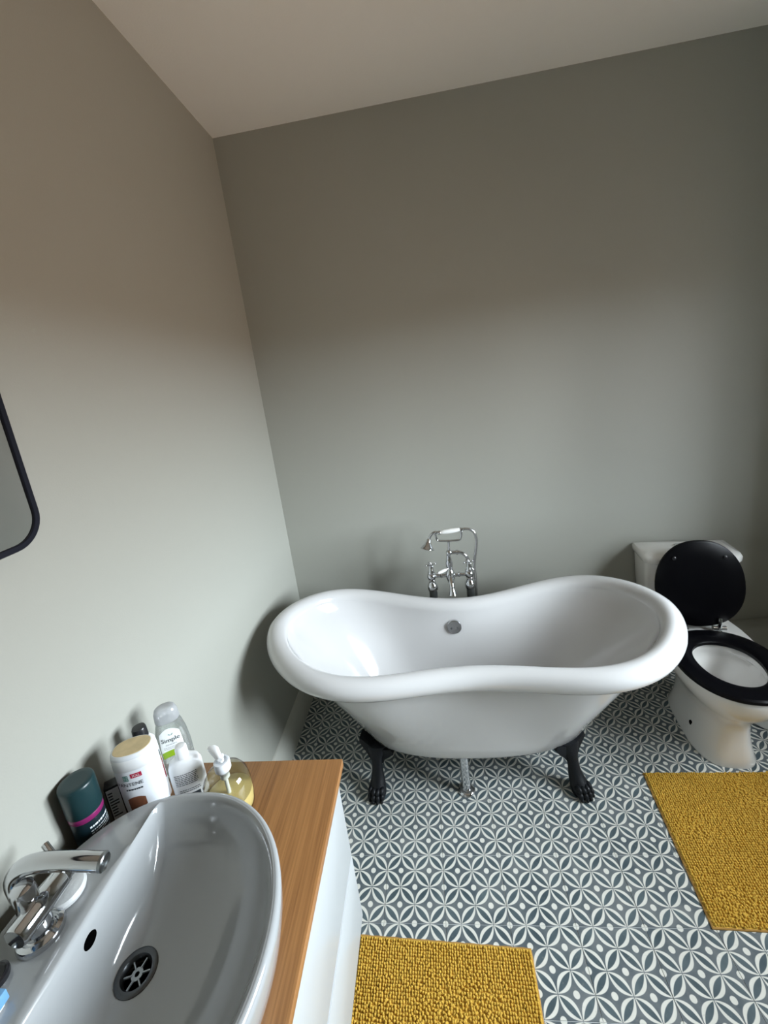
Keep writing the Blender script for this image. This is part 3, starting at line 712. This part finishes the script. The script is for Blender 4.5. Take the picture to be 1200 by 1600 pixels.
class Bottle:
    """prof: (z, half width, half depth); local front is -Y"""
    def __init__(s, root, prof, n=2.0): s.root, s.prof, s.n = root, prof, n
    def at(s, a, z, off=0.0):
        rx, ry = lerp_table(s.prof, z, 1) + off, lerp_table(s.prof, z, 2) + off
        sa, ca = math.sin(a), math.cos(a)
        return (rx * math.copysign(abs(sa) ** (2 / s.n), sa), -ry * math.copysign(abs(ca) ** (2 / s.n), ca), z)
    def shell(s, name, mtl, prof=None, seg=44, off=0.0):
        prof = prof or s.prof
        keep, s.prof = s.prof, s.prof
        rings = []
        for z, rx, ry in prof:
            ring = []
            for i in range(seg):
                a = 2 * PI * i / seg; sa, ca = math.sin(a), math.cos(a)
                ring.append(((rx + off) * math.copysign(abs(sa) ** (2 / s.n), sa), -(ry + off) * math.copysign(abs(ca) ** (2 / s.n), ca), z))
            rings.append(ring)
        return MB().loft(rings, True, True).build(name, mtl, s.root, smooth=45)
    def alpha(s, x, z):
        A = np.linspace(-PI * .9, PI * .9, 721); P_ = np.array([s.at(a, z) for a in A])
        d = np.r_[0, np.cumsum(np.linalg.norm(np.diff(P_, axis=0), axis=1))]; d -= np.interp(0, A, d)
        return np.interp(x, d, A)
    def patch(s, name, mtl, x0, x1, z0, z1, off=.0004, nu=18, nv=6, parent=None, curve=0.0):
        """label wrapped on the surface; x is arc length from the front line"""
        zm = (z0 + z1) / 2; v = []; f = []; al = s.alpha(np.linspace(x0, x1, nu + 1), zm)
        for j in range(nv + 1):
            for i in range(nu + 1):
                t = i / nu * 2 - 1; z = z0 + (z1 - z0) * j / nv + curve * (1 - t * t)
                v.append(s.at(al[i], z, off))
        for j in range(nv):
            for i in range(nu):
                a = j * (nu + 1) + i; f.append((a, a + 1, a + nu + 2, a + nu + 1))
        return MB().add(v, f).build(name, mtl, parent or s.root, smooth=60, fixn=False)
    def text(s, body, size, x, z, mtl, off=.0008, parent=None, tilt=0.0):
        v, f = text_mesh(body, size); al = s.alpha(np.array([p[0] + x for p in v]), z)
        vv = [s.at(al[i], z + p[1] + tilt * p[0], off) for i, p in enumerate(v)]
        return MB().add(vv, f).build('lettering', mtl, parent or s.root, smooth=0, fixn=False)
    def lines(s, mtl, x0, x1, zs, h, off=.0008, parent=None, gap=.0012):
        mb = MB()
        for z in zs:
            x = x0
            while x < x1 - .002:
                w = min(random.uniform(.002, .007), x1 - x); al = s.alpha(np.linspace(x, x + w, 3), z)
                v = [s.at(a, zz, off) for zz in (z, z + h) for a in al]
                mb.add(v, [(0, 1, 4, 3), (1, 2, 5, 4)]); x += w + gap
        return mb.build('small_print', mtl, parent or s.root, smooth=0, fixn=False)

GB = 'toiletries behind the basin'
# 1 dark teal round tub of hair product
t = thing('hair_product_can', 'dark teal cylindrical can with magenta bands behind the basin tap', 'can', (-.677, -.552, CT), math.radians(42), GB)
b = Bottle(t, [(0, .0305, .0305), (.23, .0305, .0305)])
b.shell('body', M['teal_dark'], [(0, .028, .028), (.003, .0305, .0305), (.150, .0305, .0305), (.152, .030, .030)])
b.shell('cap', M['teal'], [(.163, .0312, .0312), (.165, .0322, .0322), (.225, .0322, .0322), (.2295, .0312, .0312), (.231, .029, .029), (.2305, .02, .02)])
b.shell('band', M['magenta'], [(.151, .0307, .0307), (.152, .0313, .0313), (.162, .0313, .0313), (.1635, .0307, .0307)])['label'] = 'magenta band under the cap'
b.patch('lower_stripe', M['magenta'], .0, .052, .073, .082, nu=20)
b.lines(M['pale_print'], .002, .044, [.134], .0040)
b.lines(M['pale_print'], .002, .046, [.126, .1205, .115], .0022); b.lines(M['pale_print'], .000, .042, [.105, .100, .095, .090], .0017)
b.lines(M['pale_print'], .022, .040, [.0752], .0044, off=.0012); b.lines(M['pale_print'], .002, .048, [.064, .058, .052], .0016)

# 2 black carton with white label
t = thing('black_carton', 'slim black carton with a white label behind the upturned shampoo bottle', 'box', (-.688, -.470, CT), math.radians(36), GB)
MB().box(-.017, .017, -.013, .013, 0, .132, bev=.002).build('carton', M['black_plastic'], t)
lb = MB().box(-.014, .010, -.0136, -.0128, .045, .126).build('label', M['label_white'], t)
pr = MB()
for k in range(9):
    pr.box(-.012, -.012 + random.uniform(.006, .018), -.0140, -.0134, .055 + k * .0075, .055 + k * .0075 + .003)
pr.build('small_print', M['ink'], lb)

# 3 upturned white shampoo
t = thing('shampoo_bottle', 'large white shampoo bottle standing on its cap, cream hollow base upward', 'bottle', (-.610, -.472, CT), math.radians(20), GB)
prof = [(0, .026, .020), (.020, .028, .021), (.024, .033, .023), (.05, .041, .026), (.10, .044, .0285), (.16, .0445, .030), (.20, .0445, .031), (.222, .0435, .031)]
b = Bottle(t, prof, 2.3)
b.shell('body', M['pearl'], prof + [(.228, .0425, .0300), (.2315, .039, .027)])
b.shell('cap', M['white_plastic'], [(0, .0265, .0205), (.019, .0285, .0215)])
b.shell('base_hollow', M['beige'], [(.2300, .0385, .0262), (.2322, .0375, .0252), (.2326, .034, .022), (.2322, .02, .012), (.2318, .005, .003)])['label'] = 'cream hollow base of the upturned bottle'
b.shell('rim_band', M['white_plastic'], [(.1955, .0446, .0312), (.196, .0450, .0316), (.2215, .0440, .0314), (.2225, .0434, .0308)])
b.patch('size_flash', M['red_print'], -.006, .016, .177, .188)
b.text('XXL', .0085, .005, .1795, M['label_white'])
b.text('PANTENE', .0125, -.012, .158, M['ink'])
b.lines(M['ink'], -.022, .012, [.1465], .0036)
b.patch('leaf_mark', M['teal_print'], -.022, -.011, .172, .186, nu=6, nv=3); b.lines(M['pale_print'], -.022, -.011, [.175, .179, .183], .0012)
b.patch('picture', M['brown_print'], -.026, .010, .082, .122, nu=14, curve=.006)

# 4 white bottle with a black cap and maroon label
t = thing('lotion_bottle', 'white lotion bottle with black cap and maroon label beside the shampoo', 'bottle', (-.652, -.398, CT), math.radians(40), GB)
prof = [(0, .025, .022), (.004, .0275, .024), (.15, .0275, .024), (.168, .026, .0225), (.180, .018, .017), (.184, .014, .014)]
b = Bottle(t, prof, 2.2); b.shell('body', M['white_plastic'])
b.shell('cap', M['black_plastic'], [(.183, .0150, .0150), (.184, .0165, .0165), (.207, .0155, .0155), (.2105, .014, .014), (.2110, .008, .008)])
b.patch('label', M['ink'], -.028, .034, .118, .136); b.patch('gold_rule', M['gold'], -.028, .034, .115, .118)
b.patch('lower_label', M['maroon'], -.028, .034, .055, .115)
b.lines(M['label_white'], .002, .026, [.124], .0062); b.lines(M['pale_print'], .0, .030, [.104, .098], .002)

# 5 clear body wash
t = thing('body_wash_bottle', 'tall clear body wash bottle with a green and white label', 'bottle', (-.624, -.338, CT), math.radians(28), GB)
prof = [(0, .030, .016), (.004, .034, .019), (.05, .039, .0215), (.10, .0395, .022), (.14, .036, .0215), (.165, .0305, .020), (.175, .027, .019)]
b = Bottle(t, prof, 2.3); b.shell('body', M['clear_body'])
b.shell('cap', M['clear_cap'], [(.176, .0270, .0190), (.178, .0285, .0200), (.200, .0270, .0195), (.210, .0235, .0175), (.214, .019, .014), (.2145, .01, .008)])
b.patch('label', M['label_white'], -.027, .025, .088, .150, curve=.014)
b.patch('green_band', M['lime'], -.027, .025, .080, .098, off=.0007, curve=.006)
b.text('Simple', .0165, -.001, .128, M['ink'], off=.0011); b.lines(M['grey_plastic'], -.014, .013, [.119], .0022, off=.0011)
lf = MB()
for sgn in (-1, 1):
    o_ = [(0, 0), (.003 * sgn, .0015), (.006 * sgn, .005), (.0035 * sgn, .0045)]
    lf.add([b.at(b.alpha(x + .002, .147), .1445 + z, .0012) for x, z in o_], [(0, 1, 2, 3)])
lf.build('leaf_mark', M['teal_print'], t, smooth=0, fixn=False)
b.lines(M['grey_plastic'], -.020, .018, [.112, .108], .0014, off=.0011); b.lines(M['ink'], .010, .034, [.050, .045, .040], .0014)

# 6 white bottle, narrow cap
t = thing('cream_bottle', 'white flat bottle with a narrow round cap and printed back label', 'bottle', (-.540, -.422, CT), math.radians(24), GB)
prof = [(0, .031, .016), (.004, .035, .019), (.09, .037, .021), (.128, .0360, .020), (.141, .031, .018), (.147, .020, .015), (.150, .012, .012)]
b = Bottle(t, prof, 2.5); b.shell('body', M['white_plastic'])
b.shell('cap', M['white_plastic'], [(.149, .0125, .0125), (.150, .0135, .0135), (.173, .0125, .0125), (.1785, .0105, .0105), (.1795, .005, .005)])
b.lines(M['ink'], -.024, .024, [.116, .1115, .107, .1025, .098, .0935, .089], .0018)
b.lines(M['ink'], -.020, .026, [.074, .069], .0018)
b.patch('bar_code', M['ink'], -.002, .022, .048, .062); b.patch('recycling_mark', M['ink'], .026, .031, .052, .060)

# 7 soap dispenser
t = thing('soap_dispenser', 'clear pump dispenser with yellow liquid soap at the worktop end', 'soap dispenser', (-.447, -.425, CT), math.radians(20), GB)
prof = [(0, .046, .044), (.005, .051, .049), (.03, .0535, .0515), (.065, .0530, .0510), (.088, .0495, .0475), (.102, .041, .040), (.110, .028, .028), (.1135, .0165, .0165), (.120, .0160, .0160)]
b = Bottle(t, prof, 2.0); b.shell('bottle', M['clear'])
b.shell('liquid', M['soap_gel'], [(.004, .044, .042), (.008, .0495, .0475), (.03, .0520, .0500), (.0440, .0519, .0499), (.0445, .050, .048)])['label'] = 'yellow liquid soap'
MB().lathe([(.0170, .112), (.0182, .114), (.0180, .133), (.0168, .1355), (.0130, .136), (.0125, .133), (.0060, .133)], 32).build('collar', M['pearl'], t)
hd_ = MB(); ringsx = []
for s_, wx, wz in ((0, .0055, .005), (.12, .0075, .0070), (.35, .0092, .0070), (.6, .0112, .0062), (.82, .0122, .0050), (.95, .0096, .0038), (1, .003, .002)):
    cx_ = -.008 + .034 * s_; zz = .1455 + .013 * s_
    ringsx.append([(wx * math.cos(2 * PI * i / 20) - .020 * s_, cx_, zz + wz * math.sin(2 * PI * i / 20)) for i in range(20)])
hd_.loft(ringsx, True, True); hd_.lathe([(.0062, .130), (.0062, .141), (.0085, .148), (.005, .151)], 20); hd_.build('pump_head', M['white_plastic'], t)
tb_ = MB().lathe([(.0105, .090), (.0105, .112)], 20); tb_.lathe([(.0045, .006), (.0045, .090)], 12); tb_.build('dip_tube', M['tube_dark'], t)

# ------------------------------------------------------------------ bath mats
def bath_mat(label, corners, nx, ny, seed):
    r = np.random.default_rng(seed); C_ = np.array(corners, float)          # far-left, far-right, near-right, near-left
    o0 = C_.mean(0)
    root = thing('bath_mat', label, 'bath mat', (o0[0], o0[1], 0), 0, 'mustard bath mats')
    def q(u, v):
        u, v = np.asarray(u)[..., None], np.asarray(v)[..., None]
        return (C_[0] * (1 - u) * (1 - v) + C_[1] * u * (1 - v) + C_[2] * u * v + C_[3] * (1 - u) * v) - o0
    nb = 40; edge = []
    for a, b_ in (((0, 0), (1, 0)), ((1, 0), (1, 1)), ((1, 1), (0, 1)), ((0, 1), (0, 0))):
        for k in range(nb):
            t_ = k / nb; p = q(a[0] + (b_[0] - a[0]) * t_, a[1] + (b_[1] - a[1]) * t_); edge.append(p)
    edge = np.array(edge); cen = edge.mean(0); wob = 1 + .0016 * np.sin(np.arange(len(edge)) * 1.7)
    e1 = (edge - cen) * wob[:, None] + cen
    MB().loft([[(x, y, .0005) for x, y in e1], [(x, y, .004) for x, y in e1], [(x, y, .006) for x, y in (e1 - cen) * .992 + cen]], True, True).build('backing', M['rug_hem'], root, smooth=30)
    uu, vv = np.meshgrid((np.arange(nx) + .5) / nx, (np.arange(ny) + .5) / ny)
    base = q(.008 + .984 * uu, .008 + .984 * vv).reshape(-1, 2); n = len(base)
    sx_ = np.linalg.norm(C_[1] - C_[0]) / nx; sy_ = np.linalg.norm(C_[3] - C_[0]) / ny
    # rumples where feet have pushed the loops about
    amp = np.full(n, .06)
    for _ in range(7):
        c = q(r.uniform(.1, .9), r.uniform(.1, .9)); amp += .22 * np.exp(-((base - c) ** 2).sum(1) / (2 * .05 ** 2))
    pos = base + r.normal(0, 1, (n, 2)) * amp[:, None] * np.array([sx_, sy_]) * .7
    hgt = .0096 + r.normal(0, .0010, n) - .0022 * np.clip(amp - .12, 0, .4) * r.random(n) * 3
    seg = 8
    ringdef = [(.80, 0.0), (1.05, .38), (.90, .72), (.50, .94)]
    th = np.arange(seg) * 2 * PI / seg
    rx, ry = sx_ * .50 * (1 + r.normal(0, .06, n)), sy_ * .48 * (1 + r.normal(0, .06, n))
    lx, ly = r.normal(0, .0008, n) * (1 + amp * 5), r.normal(0, .0008, n) * (1 + amp * 5)
    V = np.zeros((n, 4 * seg + 1, 3))
    for k, (s_, h_) in enumerate(ringdef):
        V[:, k * seg:(k + 1) * seg, 0] = pos[:, 0:1] + rx[:, None] * s_ * np.cos(th) + (lx * h_)[:, None]
        V[:, k * seg:(k + 1) * seg, 1] = pos[:, 1:2] + ry[:, None] * s_ * np.sin(th) + (ly * h_)[:, None]
        V[:, k * seg:(k + 1) * seg, 2] = .004 + (hgt * h_)[:, None]
    V[:, -1, 0] = pos[:, 0] + lx; V[:, -1, 1] = pos[:, 1] + ly; V[:, -1, 2] = .004 + hgt
    quads = np.array([(k * seg + i, k * seg + (i + 1) % seg, (k + 1) * seg + (i + 1) % seg, (k + 1) * seg + i) for k in range(3) for i in range(seg)])
    tris = np.array([(3 * seg + i, 3 * seg + (i + 1) % seg, 4 * seg) for i in range(seg)])
    nv = 4 * seg + 1; g_ = np.c_[np.array([q(u, v) for u, v in ((.006, .006), (.994, .006), (.994, .994), (.006, .994))])[::-1], np.full(4, .0062)]; off = (np.arange(n) * nv)[:, None, None]
    Q = (quads[None] + off).reshape(-1, 4); T_ = (tris[None] + off).reshape(-1, 3)
    me = bpy.data.meshes.new('pile')
    Q = np.r_[Q, [[n * nv, n * nv + 1, n * nv + 2, n * nv + 3]]]
    me.vertices.add(n * nv + 4); me.vertices.foreach_set('co', np.r_[V.reshape(-1), g_.reshape(-1)])
    me.loops.add(Q.size + T_.size); me.loops.foreach_set('vertex_index', np.r_[Q.reshape(-1), T_.reshape(-1)])
    me.polygons.add(len(Q) + len(T_))
    me.polygons.foreach_set('loop_start', np.r_[np.arange(len(Q)) * 4, Q.size + np.arange(len(T_)) * 3])
    me.update(calc_edges=True); me.polygons.foreach_set('use_smooth', [True] * len(me.polygons))
    me.materials.append(M['rug'])
    o = bpy.data.objects.new('pile', me); COL.objects.link(o); o.parent = root; o['kind'] = 'stuff'
    return root
bath_mat('mustard bobble bath mat in front of the white vanity cabinet', [(-.272, -.232), (.252, -.256), (.232, -1.06), (-.292, -1.04)], 66, 102, 3)
bath_mat('mustard bobble bath mat in front of the toilet', [(.838, .305), (1.62, .290), (1.575, -.232), (.789, -.202)], 98, 65, 5)
